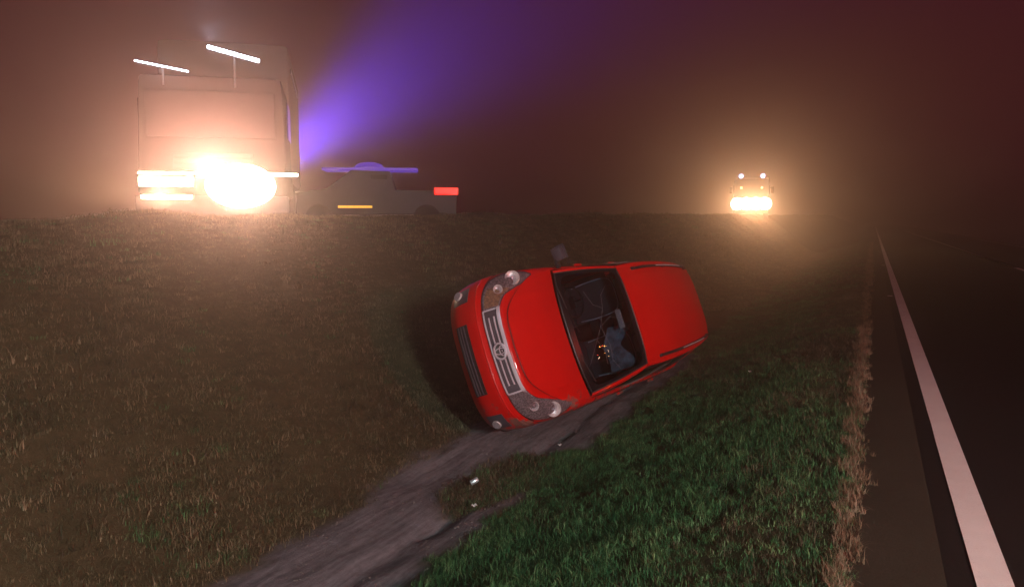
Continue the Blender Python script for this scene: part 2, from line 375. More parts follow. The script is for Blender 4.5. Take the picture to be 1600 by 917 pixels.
P = pts_in(-3.1, -.03, 1.5, 9, 420, lambda x, y: soilness(x, y) < .3*random.random()+.05) + pts_in(-3.1, -.03, 9, 20, 200, lambda x, y: soilness(x, y) < .3, 1, 1.5) + pts_in(-3.1, -.03, 20, 70, 50, None, 1.5, 2.6)
def verge_pick(p):
    q = -.08+.62*float(sst(5.5, 11, p[1]))+.40*float(sst(-1.2, -.35, p[0]))+.55*noise.noise(Vector((p[0]*1.1, p[1]*.9, 2)))  # darker far off and near the road: light falloff put into tuft choice
    return random.randrange(6)+(6 if random.random() < q else 0)
scatter('verge_grass', P, green+dark, 'short green grass on the slope between road shoulder and ditch', verge_pick)
P = []
for y in np.concatenate([np.arange(2.5, 12, .018), np.arange(12, 60, .06)]):
    x = -.05+.05*noise.noise(Vector((y*1.7, -.03, 0)))+.07*noise.noise(Vector((y*3, 0, 0)))+random.gauss(0, .035)
    P.append((x, y, .004, random.uniform(0, 6.28), random.uniform(.35, .95)*(1 if y < 20 else 1.8)))
scatter('edge_grass', P, straw, 'straw coloured grass fringe along the edge of the paved shoulder')
P = []
for _ in range(420):
    a_, r_ = random.uniform(0, 6.28), math.sqrt(random.random()); x, y = -3.10+.32*r_*math.cos(a_), 6.05+.9*r_*math.sin(a_)
    P.append((x, y, height1(x, y), random.uniform(0, 6.28), random.uniform(.7, 1.9)))
scatter('ditch_grass', P, green[:2]+dark, 'dark grass tuft growing in the bare ditch bottom in front of the car')

# pebbles and crumbs of soil on the bare ditch bottom
pm = []
for k in range(4):
    bm = bmesh.new(); bmesh.ops.create_icosphere(bm, subdivisions=1, radius=.012)
    for v in bm.verts: v.co = Vector((v.co.x*1.3, v.co.y, v.co.z*.7))*random.uniform(.7, 1.25)
    me_ = bpy.data.meshes.new('pebble'); bm.to_mesh(me_); bm.free(); me_.materials.append(simple('pebble', (.17, .16, .155), .9, scale=40)); pm.append(me_)
P = []
while len(P) < 2600:
    x, y = random.uniform(-4.1, -2.4), random.uniform(2.2, 12) 
    if soilness(x, y) > .5 and noise.noise(Vector((x*3, y*1.5, 8))) > -.1*random.random(): P.append((x, y, height1(x, y), random.uniform(0, 6.28), random.choice((.3, .35, .4, .5, .6, .8))))
tag(scatter('pebbles', P, pm, 'small pebbles and soil crumbs on the bare ditch bottom'), cat='pebbles')
# ------------------------------------------------------------------ overturned red car
# car frame: X forward, Y left, Z up, origin on the ground under its middle
car = empty('overturned_car')
RW = Matrix(((-0.0828, 0.3616, 0.9286), (-0.9959, -0.0628, -0.0644), (0.035, -0.9302, 0.3654))).to_4x4()
car.matrix_world = Matrix.Translation((-3.786, 8.54, -.03)) @ RW
tag(car, 'red people carrier lying on its side in the ditch', 'car')
LV = [  # six levels of the lower body, front centre -> rear centre (right half by mirroring Y)
 [(2.00,0,.19),(1.98,.35,.19),(1.91,.58,.195),(1.79,.71,.20),(1.62,.755,.21),(1.25,.77,.22),(.85,.77,.22),(0,.77,.22),(-.9,.77,.22),(-1.4,.77,.23),(-1.82,.75,.25),(-1.98,.66,.25),(-2.03,.4,.25),(-2.05,0,.25)],
 [(2.10,0,.34),(2.075,.35,.34),(2.00,.59,.345),(1.86,.745,.35),(1.62,.80,.36),(1.25,.81,.38),(.85,.81,.38),(0,.81,.38),(-.9,.81,.38),(-1.4,.81,.38),(-1.86,.79,.38),(-2.04,.70,.38),(-2.10,.4,.38),(-2.12,0,.38)],
 [(2.115,0,.54),(2.09,.35,.54),(2.005,.60,.545),(1.85,.765,.56),(1.62,.81,.57),(1.25,.82,.58),(.85,.818,.58),(0,.818,.58),(-.9,.818,.58),(-1.4,.818,.58),(-1.86,.80,.58),(-2.04,.70,.58),(-2.10,.4,.58),(-2.12,0,.58)],
 [(2.075,0,.635),(2.05,.35,.637),(1.965,.595,.65),(1.80,.755,.69),(1.59,.805,.73),(1.25,.815,.75),(.85,.812,.77),(0,.812,.78),(-.9,.812,.79),(-1.4,.812,.79),(-1.85,.79,.79),(-2.01,.70,.79),(-2.07,.4,.79),(-2.09,0,.79)],
 [(2.005,0,.80),(1.975,.35,.803),(1.865,.565,.82),(1.68,.71,.855),(1.50,.765,.89),(1.25,.785,.925),(.85,.785,.95),(0,.785,.96),(-.9,.785,.97),(-1.4,.783,.975),(-1.84,.76,.98),(-1.99,.67,.97),(-2.04,.4,.96),(-2.06,0,.96)],
 [(1.955,0,.840),(1.915,.33,.848),(1.735,.52,.885),(1.50,.655,.935),(1.37,.70,.96),(1.20,.715,.985),(.85,.74,1.0),(0,.752,.995),(-.9,.752,1.0),(-1.4,.748,1.0),(-1.80,.72,1.0),(-1.94,.63,1.0),(-1.99,.4,1.0),(-2.01,0,1.0)],
]
LV = np.array(LV)            # [level][column][xyz]
NC = LV.shape[1]
def body_pt(s, t, side=1):
    rows = np.array([cr(LV[k], s) for k in range(6)]); p = cr(rows, t); p = p.copy()
    if s < 0: pass
    p[1] = max(p[1], 0)*side; return p
def arch(x, z):
    for ax in (1.30, -1.33):
        d = abs(x-ax)
        if d < .37: z = max(z, .30+math.sqrt(.37**2-d*d))
    return z
def S(s, t, off=0.0):
    """s in [-13,13]: signed column coordinate; + is the car's left side"""
    side = 1 if s >= 0 else -1; a = abs(s); p = body_pt(a, t, side)
    if off:
        e = .04; q1 = body_pt(min(a+e, 13), t, side)-body_pt(max(a-e, 0), t, side)
        if a < e: q1 = np.array([0, 1.0, 0])*side
        q2 = body_pt(a, min(t+e, 5), side)-body_pt(a, max(t-e, 0), side)
        n = np.cross(q1, q2)*side; n /= max(np.linalg.norm(n), 1e-9); p = p+n*off
    return p
def body_sheet(s0, s1, t0, t1, ns_, nt, off=0.0, arches=False):
    G = np.zeros((nt, ns_, 3))
    for i in range(nt):
        for j in range(ns_):
            s = s0+(s1-s0)*j/(ns_-1); t_ = t0+(t1-t0)*i/(nt-1); p = S(s, t_, off)
            if arches and abs(p[1]) > .5:
                zb = arch(p[0], 0)
                if p[2] < zb: p[2] = zb
            G[i, j] = p
    return G
# lower body behind the bumper (fenders, doors, rear), one shell; bumper is a part of its own
sh = MB()
for sd in (1, -1):
    sh.sheet(body_sheet(sd*3.62, sd*13, 0, 3.0, 90, 20, arches=True))
    sh.sheet(body_sheet(sd*3.0, sd*13, 3.0, 5, 90, 14))
sh.sheet(body_sheet(-3.0, 3.0, 3.0, 5, 60, 12, off=-.012))
body = sh.build('body', M['paint'], car, smooth=True)
bp = MB().sheet(body_sheet(-3.60, 3.60, 0, 2.98, 90, 26, off=.004)).build('front_bumper', M['paint'], car, smooth=True)
# bumper crease and seams
def line_on(pts, r, off=0.0): return MB().tube([S(s, t_, off) for s, t_ in pts], r, 6)
line_on([(s, 2.42) for s in np.linspace(-3.2, 3.2, 60)], .010, .002).build('bumper_crease', M['paint'], bp, smooth=True)
sm = MB(); sm.tube([S(s, 3.0, .002) for s in np.linspace(-3.6, -1.25, 30)], .0035, 6); sm.tube([S(s, 3.0, .002) for s in np.linspace(1.25, 3.6, 30)], .0035, 6)
for sd in (1, -1): sm.tube([S(sd*3.61, t_, .002) for t_ in np.linspace(.3, 3, 16)], .0035, 6)
sm.build('panel_seam', M['black'], body)['kind'] = 'stuff'
# lower air intake, fog lamps, grille
G = body_sheet(-1.05, 1.05, .85, 1.6, 40, 8, off=.008)
ai = MB().sheet(G, .006).build('air_intake', M['black'], bp)
for t_ in (1.05, 1.22, 1.40):
    line_on([(s, t_) for s in np.linspace(-1.02, 1.02, 40)], .008, .014).build('slat', M['dgrey'], ai)
for sd in (1, -1):
    rec = MB().sheet(body_sheet(sd*1.95, sd*2.75, .75, 1.75, 12, 8, off=.008), .006).build('fog_lamp_recess', M['dgrey'], bp)
    c = Vector(S(sd*2.45, 1.15, .01)); c2 = Vector(S(sd*2.45, 1.15, .05)); d = (c2-c).normalized(); d = (d+Vector((.5, 0, 0))).normalized()
    fl = MB().cyl(c-d*.03, c+d*.022, .050, .046, 20).build('fog_lamp', M['reflector'], bp, smooth=True)
    MB().cyl(c+d*.024, c+d*.032, .045, .036, 20).build('lens', M['lens'], fl, smooth=True)
gr = MB().sheet(body_sheet(-1.28, 1.28, 3.12, 3.92, 40, 8, off=.010), .008).build('grille', M['dgrey'], car, smooth=True)
for t_, r_, mt in ((3.36, .0085, 'silver'), (3.62, .0085, 'silver')):
    line_on([(s, t_) for s in np.linspace(-1.0, 1.0, 44)], r_, .020).build('grille_bar', M[mt], gr, smooth=True)
MB().sheet(body_sheet(-1.30, 1.30, 3.80, 4.02, 44, 4, off=.026), .016).build('grille_bar', M['chrome'], gr, smooth=True)
MB().sheet(body_sheet(-1.27, 1.27, 3.06, 3.15, 44, 3, off=.020), .010).build('grille_bar', M['silver'], gr, smooth=True)
for sd in (1, -1):
    MB().sheet(body_sheet(sd*.99, sd*1.24, 3.18, 3.80, 6, 6, off=.022), .010).build('grille_end_block', M['dgrey'], gr)
    MB().sheet(body_sheet(sd*1.24, sd*1.30, 3.10, 3.95, 3, 6, off=.026), .012).build('grille_end_trim', M['silver'], gr)
# oval badge: outer ring with two crossed inner ovals
bc = Vector(S(0, 3.52, .040)); up = (Vector(S(0, 3.9))-Vector(S(0, 3.2))).normalized()
def oval(cz, ry, rz, r, n=30):
    return MB().tube([bc+Vector((0, ry*math.cos(a), 0))+up*(cz+rz*math.sin(a)) for a in np.linspace(0, 2*math.pi, n, endpoint=False)], r, 6, closed=True)
em = MB()
for i in range(1): em.add([bc-Vector((.018, 0, 0))]+[bc-Vector((.006, 0, 0))+Vector((0, .074*math.cos(a), 0))+up*.054*math.sin(a) for a in np.linspace(0, 2*math.pi, 28, endpoint=False)], [(0, 1+k, 1+(k+1) % 28) for k in range(28)])
emo = em.build('badge', M['black'], car)
oval(0, .080, .059, .011).build('badge_ring', M['chrome'], emo, smooth=True)
oval(0, .030, .052, .006).build('badge_ring', M['chrome'], emo, smooth=True); oval(.022, .050, .026, .006).build('badge_ring', M['chrome'], emo, smooth=True)
# headlights: housing, reflectors, clear lens following the body
HL_S = [1.32, 1.9, 2.3, 2.8, 3.3, 3.75, 4.05]
HL_LO = [3.10, 3.06, 3.08, 3.16, 3.42, 3.85, 4.45]
HL_HI = [4.00, 4.22, 4.60, 4.94, 5.0, 5.0, 4.80]
def hl_sheet(sd, off, k0=0.0, k1=1.0, a0=0.0, a1=1.0, n=26, m=10, bulge=0.0):
    G = np.zeros((m, n, 3)); K = len(HL_S)-1
    for j in range(n):
        u = (k0+(k1-k0)*j/(n-1))*K; s, lo, hi = cr(np.array([HL_S, HL_LO, HL_HI]).T, u)
        for i in range(m):
            v = a0+(a1-a0)*i/(m-1); G[i, j] = S(sd*s, lo+(hi-lo)*v, off+bulge*math.sin(math.pi*v)*math.sin(math.pi*min(1, max(0, j/(n-1)))))
    return G
for sd in (1, -1):
    h = MB().sheet(hl_sheet(sd, .008), .012).build('headlight', M['reflector_dim'], car, smooth=True)
    MB().sheet(hl_sheet(sd, .012, .02, .34, .12, .88, 14, 6), .004).build('indicator', M['amberlens'] if sd < 0 else M['reflector_dim'], h, smooth=True)
    rim = hl_sheet(sd, .012); edge = list(rim[0])+list(rim[1:, -1])+list(rim[-1, ::-1][1:])+list(rim[::-1, 0][1:-1])
    MB().tube(edge, .0055, 6, closed=True).build('lamp_surround', M['dgrey'], h, smooth=True)
    for (ku, av, rr) in ((.56, .53, .074), (.29, .5, .046)):
        u = ku*6; s, lo, hi = cr(np.array([HL_S, HL_LO, HL_HI]).T, u); c = Vector(S(sd*s, lo+(hi-lo)*av, .014)); nrm = (Vector(S(sd*s, lo+(hi-lo)*av, .05))-c).normalized()
        nrm = (nrm*.6+Vector((.8, 0, .25))).normalized()
        mb = MB(); Q = nrm.to_track_quat('X', 'Z').to_matrix()
        prof = [(-.004, rr*.16), (-.002, rr*.5), (.007, rr*.8), (.019, rr), (.015, rr*1.08), (.0, rr*1.1)]
        tmp = MB().lathe(prof, n=24); mb.add([Q @ Vector(v)+c for v in tmp.v], tmp.f); mb.build('reflector', M['reflector'], h, smooth=True)
        mb = MB(); tmp = MB().lathe([(.02, .001), (.016, rr*.14), (.004, rr*.2)], n=12); mb.add([Q @ Vector(v)+c for v in tmp.v], tmp.f); mb.build('bulb', M['chrome'], h, smooth=True)
    MB().sheet(hl_sheet(sd, .020, bulge=.016), .003).build('lens', M['lens'], h, smooth=True)
# hood
HC, HE = 4.05, 6.0   # hood side edge spans columns ... on level 5
def curve(pts): P_ = np.array(pts, float); return lambda u: cr(P_, u*(len(P_)-1))
HS = 5.62            # column where the hood meets the cowl
cowl_pts = [S(-HS, 5, .006), (1.17, -.40, 1.035), (1.215, 0, 1.045), (1.17, .40, 1.035), S(HS, 5, .006)]
side_cut = 2.9
front = lambda u: S((2*u-1)*side_cut, 5, .006)
back = curve(cowl_pts)
left = lambda v: S(-(side_cut+(HS-side_cut)*v), 5, .006); right = lambda v: S(side_cut+(HS-side_cut)*v, 5, .006)
G = coons(front, back, left, right, 34, 48)
for i in range(34):
    for j in range(48):
        v, u = i/33, j/47
        G[i, j, 2] += .034*math.sin(math.pi*min(1, v*1.0))**.8*math.sin(math.pi*u)**.7
        G[i, j, 2] += .010*math.exp(-((abs(2*u-1)-.62)/.06)**2)*math.sin(math.pi*v)   # two long creases
hood = MB().sheet(G, .012).build('hood', M['paint'], car, smooth=True)
seam = MB(); b_ = list(G[0])+list(G[1:, -1])+list(G[-1, ::-1][1:])+list(G[::-1, 0][1:-1]); seam.tube([np.array(p)-np.array((0, 0, 0.004)) for p in b_], .0026, 6, closed=True).build('hood_seam', M['black'], hood)
# greenhouse
wb_c = [(1.00, -.685, 1.03), (1.12, -.40, 1.055), (1.165, 0, 1.065), (1.12, .40, 1.055), (1.00, .685, 1.03)]
wt_c = [(.385, -.565, 1.495), (.43, -.35, 1.54), (.445, 0, 1.555), (.43, .35, 1.54), (.385, .565, 1.495)]
roof_r = [(-1.84, -.495, 1.575), (-1.86, -.28, 1.60), (-1.865, 0, 1.605), (-1.86, .28, 1.60), (-1.84, .495, 1.575)]
redge = lambda sd: curve([(.385, sd*.565, 1.495), (-.15, sd*.575, 1.575), (-.75, sd*.565, 1.61), (-1.35, sd*.54, 1.61), (-1.84, sd*.495, 1.575)])
def ins(pts, k, dz=0): return [(p[0], p[1]*k, p[2]+dz) for p in pts]
wl = lambda sd: curve([(1.00, sd*.685, 1.03), (.71, sd*.635, 1.27), (.385, sd*.565, 1.495)])
G = coons(curve(wb_c), curve(wt_c), wl(-1), wl(1), 22, 34)
for i in range(22):
    for j in range(34):
        b = .028*math.sin(math.pi*i/21)*(.4+.6*math.sin(math.pi*j/33)); G[i, j] += np.array((.65, 0, .75))*b
WG = G.copy(); ws = MB().sheet(G[1:-1, 1:-1]+np.array((-.004, 0, -.006)), .005).build('windscreen', M['glass'], car, smooth=True)
# black ceramic border with rounded corners = frame sheet with an opening
def frit(G, w, rad):
    n, m = 61, 81; n0, m0 = G.shape[:2]; mb = MB(); H = np.zeros((n, m, 3)); 
    for i in range(n):
        for j in range(m):
            a = i/(n-1)*(n0-1); b = j/(m-1)*(m0-1); i0, j0 = min(int(a), n0-2), min(int(b), m0-2); fa, fb = a-i0, b-j0
            H[i, j] = (G[i0, j0]*(1-fa)*(1-fb)+G[i0+1, j0]*fa*(1-fb)+G[i0, j0+1]*(1-fa)*fb+G[i0+1, j0+1]*fa*fb)
    fs = []; Lx, Ly = 1.30, .80
    for i in range(n-1):
        for j in range(m-1):
            x = (j+.5)/(m-1)*Lx; y = (i+.5)/(n-1)*Ly; dx = max(rad-(min(x, Lx-x)-w[0]), 0); dy = max(rad-(min(y-w[1], Ly-y-w[2])), 0)
            if math.hypot(dx, dy) > rad: fs.append((i*m+j, (i+1)*m+j, (i+1)*m+j+1, i*m+j+1))
    return mb.add(H.reshape(-1, 3)+np.array((.0015, 0, .0015)), fs)
frit(G, (.045, .07, .055), .09).build('windscreen_border', M['frit'], ws)
rim = list(G[0])+list(G[1:, -1])+list(G[-1, ::-1][1:])+list(G[::-1, 0][1:-1]); MB().tube(rim, .010, 6, closed=True).build('windscreen_seal', M['black'], ws, smooth=True)
# small sticker on the top right of the screen
# roof
G = coons(curve(wt_c), curve(roof_r), redge(-1), redge(1), 44, 34)
for i in range(44):
    for j in range(34):
        u = j/33; G[i, j, 2] += .028*math.sin(math.pi*u)**.6*math.sin(math.pi*min(1, .08+.9*i/43))
        G[i, j, 2] -= .007*(math.exp(-((abs(2*u-1)-.80)/.035)**2))*min(1, i/6)                       # rail gutters
roof = MB().sheet(G, .012).build('roof', M['paint'], car, smooth=True)
# pillars and side of the greenhouse
base = lambda sd: curve([(1.02, sd*.715, 1.0), (.85, sd*.737, 1.0), (.3, sd*.75, .997), (-.3, sd*.75, .997), (-.9, sd*.75, 1.0), (-1.4, sd*.745, 1.0), (-1.80, sd*.71, 1.0)])
gut = lambda sd: curve([(.36, sd*.605, 1.44), (-.05, sd*.615, 1.525), (-.6, sd*.61, 1.56), (-1.2, sd*.58, 1.56), (-1.78, sd*.525, 1.52)])
for sd in (1, -1):
    mb = MB(); rows = []
    for k in range(40):
        u = k/39; a = redge(sd)(u); b = gut(sd)(u); mid = (a+b)/2+np.array((0, sd*.016, .016)); rows.append([a, (a*.6+mid*.4)+np.array((0, sd*.004, .006)), mid, (mid*.4+b*.6)+np.array((0, sd*.004, 0)), b])
    mb.sheet(np.array(rows)).build('roof_side', M['paint'], car, smooth=True)
    # A-pillar
    rows = []
    for k in range(16):
        v = k/15; a = wl(sd)(v); b = (1-v)*base(sd)(0)+v*gut(sd)(0); b = b+np.array((0, sd*.02*math.sin(math.pi*v), .01*math.sin(math.pi*v))); mid = (a+b)/2+np.array((.004, sd*.014, .012)); rows.append([a, mid, b])
    MB().sheet(np.array(rows)).build('front_pillar', M['paint'], car, smooth=True)
    def side_pt(u, v, off=0):
        a = base(sd)(u); b = gut(sd)(u); p = a*(1-v)+b*v; p[1] += sd*(.022*math.sin(math.pi*v)+off); return p
    side_grid = lambda u0, u1, v0, v1, n, m, off: np.array([[side_pt(u0+(u1-u0)*j/(n-1), v0+(v1-v0)*i/(m-1), off) for j in range(n)] for i in range(m)])
    for (u0, u1) in ((.03, .40), (.425, .70), (.725, .93)):
        MB().sheet(side_grid(u0, u1, .02, .95, 14, 8, -.004), .004).build('side_window', M['tint'], car, smooth=True)
    for (u0, u1) in ((0, .035), (.395, .43), (.695, .73), (.925, 1)):
        MB().sheet(side_grid(u0, u1, 0, 1, 4, 10, .003), .006).build('pillar', M['black'] if u0 > 0 and u1 < 1 else M['paint'], car, smooth=True)
    MB().sheet(side_grid(0, 1, .93, 1, 30, 3, .005), .006).build('window_trim', M['black'], car, smooth=True)
    # roof rail
    f_ = redge(sd); pts = []; rs = []
    for k in range(26):
        u = .13+.80*k/25; p = f_(u)*1.0; p[1] *= .93; p[2] += .045*min(1, min(k, 25-k)/3.0)+.006; pts.append(p); rs.append(.017)
    rl = MB().tube(pts, .015, 8, rs=rs); 
    rail = rl.build('roof_rail', M['black'], car, smooth=True)
    MB().tube([p+np.array((0, 0, .012)) for p in pts[8:20]], .008, 6).build('rail_cap', M['silver'], rail, smooth=True)
    for u in (.15, .5, .90):
        p = f_(u)*1.0; p[1] *= .93; MB().box((p[0], p[1], p[2]+.022), (.10, .035, .05), ch=.008).build('rail_foot', M['black'], rail)
    # door mirror (only the upper, right one is left standing)
    if sd < 0:
        mr = MB().box((.86, sd*.895, 1.09), (.11, .17, .13), rot=(0, 0, sd*R(-12)), taper=.86, ch=.035).build('door_mirror', M['dgrey'], car, smooth=True)
        MB().box((.792, sd*.915, 1.10), (.006, .165, .115), rot=(0, 0, sd*R(-12)), ch=.002).build('mirror_glass', M['dgrey'], mr)
        MB().box((.87, sd*.79, 1.045), (.07, .10, .04), ch=.012).build('mirror_arm', M['black'], mr)
    # doors: seams, handles
    mb = MB()
    for s_ in (5.95, 7.15, 8.3): mb.tube([S(sd*s_, t_, .002) for t_ in np.linspace(.5, 4.9, 24)], .0035, 6)
    mb.tube([S(sd*s_, .5, .002) for s_ in np.linspace(6.0, 8.3, 24)], .0035, 6)
    mb.build('door_seam', M['black'], car)
    for s_ in (6.95, 8.1): MB().box(S(sd*s_, 3.6, .02), (.16, .03, .03), ch=.008).build('door_handle', M['paint'], car, smooth=True)
    # wheels
    for wx in (1.30, -1.33):
        w_ = MB().lathe([(-.09, .19), (-.092, .26), (-.075, .292), (-.04, .30), (.04, .30), (.075, .292), (.092, .26), (.09, .19)], (wx, sd*.715, .30), 'Y', 36).build('wheel', M['rubber'], car, smooth=True)
        rm = MB().lathe([(.0, .195), (sd*.085, .195), (sd*.07, .17), (sd*.03, .15), (sd*.05, .05), (sd*.065, .04), (sd*.065, .001)], (wx, sd*.715, .30), 'Y', 36).build('rim', M['silver'], w_, smooth=True)
        MB().lathe([(-sd*.10, .12), (-sd*.04, .14), (-sd*.02, .14)], (wx, sd*.715, .30), 'Y', 24).build('brake_disc', M['metal'], w_)
# tailgate, rear glass, tail lamps
tg = coons(curve(roof_r), curve([(-1.80, -.70, 1.0), (-1.97, -.4, 1.0), (-2.02, 0, 1.0), (-1.97, .4, 1.0), (-1.80, .70, 1.0)]), curve([(-1.84, -.495, 1.575), (-1.85, -.60, 1.3), (-1.80, -.70, 1.0)]), curve([(-1.84, .495, 1.575), (-1.85, .60, 1.3), (-1.80, .70, 1.0)]), 16, 24)
tgo = MB().sheet(tg, .012).build('tailgate', M['paint'], car, smooth=True)
MB().sheet(tg[2:12, 3:-3]+np.array((-.006, 0, 0)), .003).build('rear_window', M['tint'], tgo, smooth=True)
for sd in (1, -1):
    MB().sheet(body_sheet(sd*10.6, sd*11.4, 3.2, 4.9, 6, 8, off=.012), .01).build('tail_light', simple('red tail lens', (.3, .01, .01), .2), car, smooth=True)
    # D pillar corner
    G = [[(1-q)*np.array(gut(sd)(1)*(1-v)+base(sd)(1)*v)+q*curve([(-1.84, sd*.495, 1.575), (-1.85, sd*.60, 1.3), (-1.80, sd*.70, 1.0)])(v) for q in (0, .5, 1)] for v in np.linspace(0, 1, 10)]
    MB().sheet(np.array(G)).build('rear_pillar', M['paint'], car, smooth=True)
# underbody
ub = MB().box((0, 0, .30), (3.0, 1.10, .10), ch=.03).box((1.3, 0, .42), (.55, .9, .30), ch=.04).box((-1.45, 0, .36), (.9, 1.1, .18), ch=.05)
ubo = ub.build('underbody', M['dgrey'], car)
MB().tube([(1.1, .15, .22), (.4, .18, .20), (-.6, .2, .2), (-1.1, .45, .26), (-2.0, .5, .24)], .03, 8).build('exhaust_pipe', M['metal'], ubo, smooth=True)
# interior
fl = MB().box((-.3, 0, .42), (2.6, 1.34, .04)).build('cabin_floor', M['dash'], car)
MB().box((.99, 0, .82), (.36, 1.26, .26), rot=(0, R(8), 0), ch=.06).build('dashboard', M['dash'], car, smooth=True)
MB().box((1.30, 0, .70), (.04, 1.25, .56)).build('firewall', M['dash'], car)
for sd in (1, -1):
    st = MB().box((.30, sd*.34, .62), (.50, .50, .18), ch=.06).box((.02, sd*.34, .95), (.15, .48, .62), rot=(0, R(-14), 0), taper=.9, ch=.055).build('front_seat', M['seat'], car, smooth=True)
    MB().box((-.06, sd*.34, 1.33), (.10, .27, .19), rot=(0, R(-8), 0), ch=.045).build('headrest', M['seat'], st, smooth=True)
    a0 = Vector((.085, sd*.34, .95)); q = Euler((0, R(-14), 0)).to_matrix()
    loop = [a0+q @ Vector((.012, y_, z_)) for y_, z_ in ((-.21, -.20), (-.225, 0), (-.215, .20), (-.16, .285), (0, .305), (.16, .285), (.215, .20), (.225, 0), (.21, -.20))]
    MB().tube([cr(np.array(loop), k/4) for k in range(33)], .007, 6).build('seat_piping', M['seat_trim'], st, smooth=True)
MB().box((-.75, 0, .62), (.5, 1.2, .18), ch=.06).box((-1.02, 0, .95), (.15, 1.2, .6), rot=(0, R(-14), 0), ch=.05).build('rear_bench', M['seat'], car, smooth=True)
sw = empty('steering_wheel'); sw.parent = car
bpy.data.objects.remove(sw)
swc = Vector((.66, -.34, .98)); Q = Euler((0, R(-62), 0)).to_matrix()
sw = MB().tube([swc+Q @ Vector((.18*math.cos(a), .18*math.sin(a), 0)) for a in np.linspace(0, 2*math.pi, 32, endpoint=False)], .014, 8, closed=True).build('steering_wheel', M['black'], car, smooth=True)
mb = MB().box(swc, (.11, .15, .04), rot=(0, R(-62), 0), ch=.015)
for a in (0, math.pi, math.pi/2*3): mb.cyl(swc, swc+Q @ Vector((.175*math.sin(a-math.pi), .175*math.cos(a), 0)), .012, n=8)
mb.build('wheel_hub', M['dash'], sw)
MB().box((.50, .0, 1.40), (.03, .22, .065), ch=.012).build('rear_view_mirror', M['reflector'], car, smooth=True)
# pale cloth slumped between the seats and the left side
Gc = np.zeros((20, 14, 3))
for i in range(20):
    for j in range(14):
        u, v = i/19, j/13; Gc[i, j] = (.40-(.12+.08*math.sin(5*u+1))*v+.02*math.sin(9*u+4*v), .05+.50*u, 1.12+.22*v+.05*math.sin(7*u+2)+.03*math.sin(15*v+6*u)-.08*u)
tag_cl = MB().sheet(Gc, .006).build('cloth', M['cloth'], smooth=True); tag_cl.matrix_world = car.matrix_world.copy()
tag(tag_cl, 'pale blue crumpled cloth behind the windscreen of the red car', 'cloth')
# cracks running over the windscreen
def ws_pt(u, v):
    a, b = v*21, u*33; i0, j0 = min(int(a), 20), min(int(b), 32); fa, fb = a-i0, b-j0
    return WG[i0, j0]*(1-fa)*(1-fb)+WG[i0+1, j0]*fa*(1-fb)+WG[i0, j0+1]*(1-fa)*fb+WG[i0+1, j0+1]*fa*fb+np.array((.0, 0, .001))
M['crackmat'] = simple('glass crack', (.25, .25, .29), .4)
for pts in (((.52, .45), (.60, .34), (.66, .26), (.76, .12)), ((.52, .45), (.40, .56), (.30, .60), (.22, .72)), ((.52, .45), (.66, .50), (.78, .47), (.90, .55)), ((.60, .34), (.70, .40), (.80, .38)), ((.40, .56), (.36, .44), (.24, .36)), ((.52, .45), (.47, .62), (.50, .78))):
    MB().tube([ws_pt(*p) for p in pts], .0010, 4).build('crack', M['crackmat'], ws)
# wipers
for y0, y1 in ((-.55, .02), (.05, .58)):
    MB().tube([(1.135-.02*abs(y0), y0, 1.075), (1.10, (y0+y1)/2, 1.10), (1.03-.03*abs(y1), y1, 1.125)], .007, 6).build('wiper', M['black'], car)
# roof scratch dent
MB().tube([(.18, .02, 1.6), (.05, -.005, 1.607)], .001).v
# ------------------------------------------------------------------ trucks
LM = {'warm': glow('warm headlamp glass', (1.0, .80, .50), 26), 'white': glow('cold white work lamp', (.80, .86, 1.0), 16), 'whitedim': glow('dim white work lamp', (1.0, .90, .88), 3.2),
      'warmdim': glow('warm marker lamp', (1.0, .62, .25), 8), 'amber': glow('amber marker lamp', (1.0, .50, .04), 1.5), 'red': glow('red lamp', (1.0, .015, .005), 1.6),
      'amberlamp': glow('bright amber lamp', (1.0, .42, .06), 60), 'bluewhite': glow('small blue white lamp', (.50, .60, 1.0), 5), 'whitehot': glow('bright work lamp', (.95, .95, 1.0), 90), 'warmhot': glow('bright warm lamp', (1.0, .75, .45), 45), 'blue': glow('blue beacon glass', (.16, .06, .75), .55), 'redstrong': glow('strong red beacon', (1, .05, .02), 40)}
M['cab'] = simple('grey truck paint', (.045, .04, .04), .8, var=.04, Specular_IOR_Level=0.0)
M['opaque'] = simple('misted windscreen', (.045, .04, .04), .7, var=.1, Specular_IOR_Level=0.1)  # opaque and cab toned: haze hiding the screen is put into its colour
M['box'] = simple('box body panel', (.16, .115, .105), .9, var=.04, Specular_IOR_Level=0.0)
def lamp(name, kind, parent, loc, energy, color, size=.05, rot=(0, 0, 0), spot=None, blend=.5):
    L_ = bpy.data.lights.new(name, kind); L_.energy = energy; L_.color = color; L_.shadow_soft_size = size
    if kind == 'SPOT': L_.spot_size = R(spot); L_.spot_blend = blend
    o = bpy.data.objects.new(name, L_); COL.objects.link(o); o.parent = parent; o.location = loc; o.rotation_euler = rot; return o
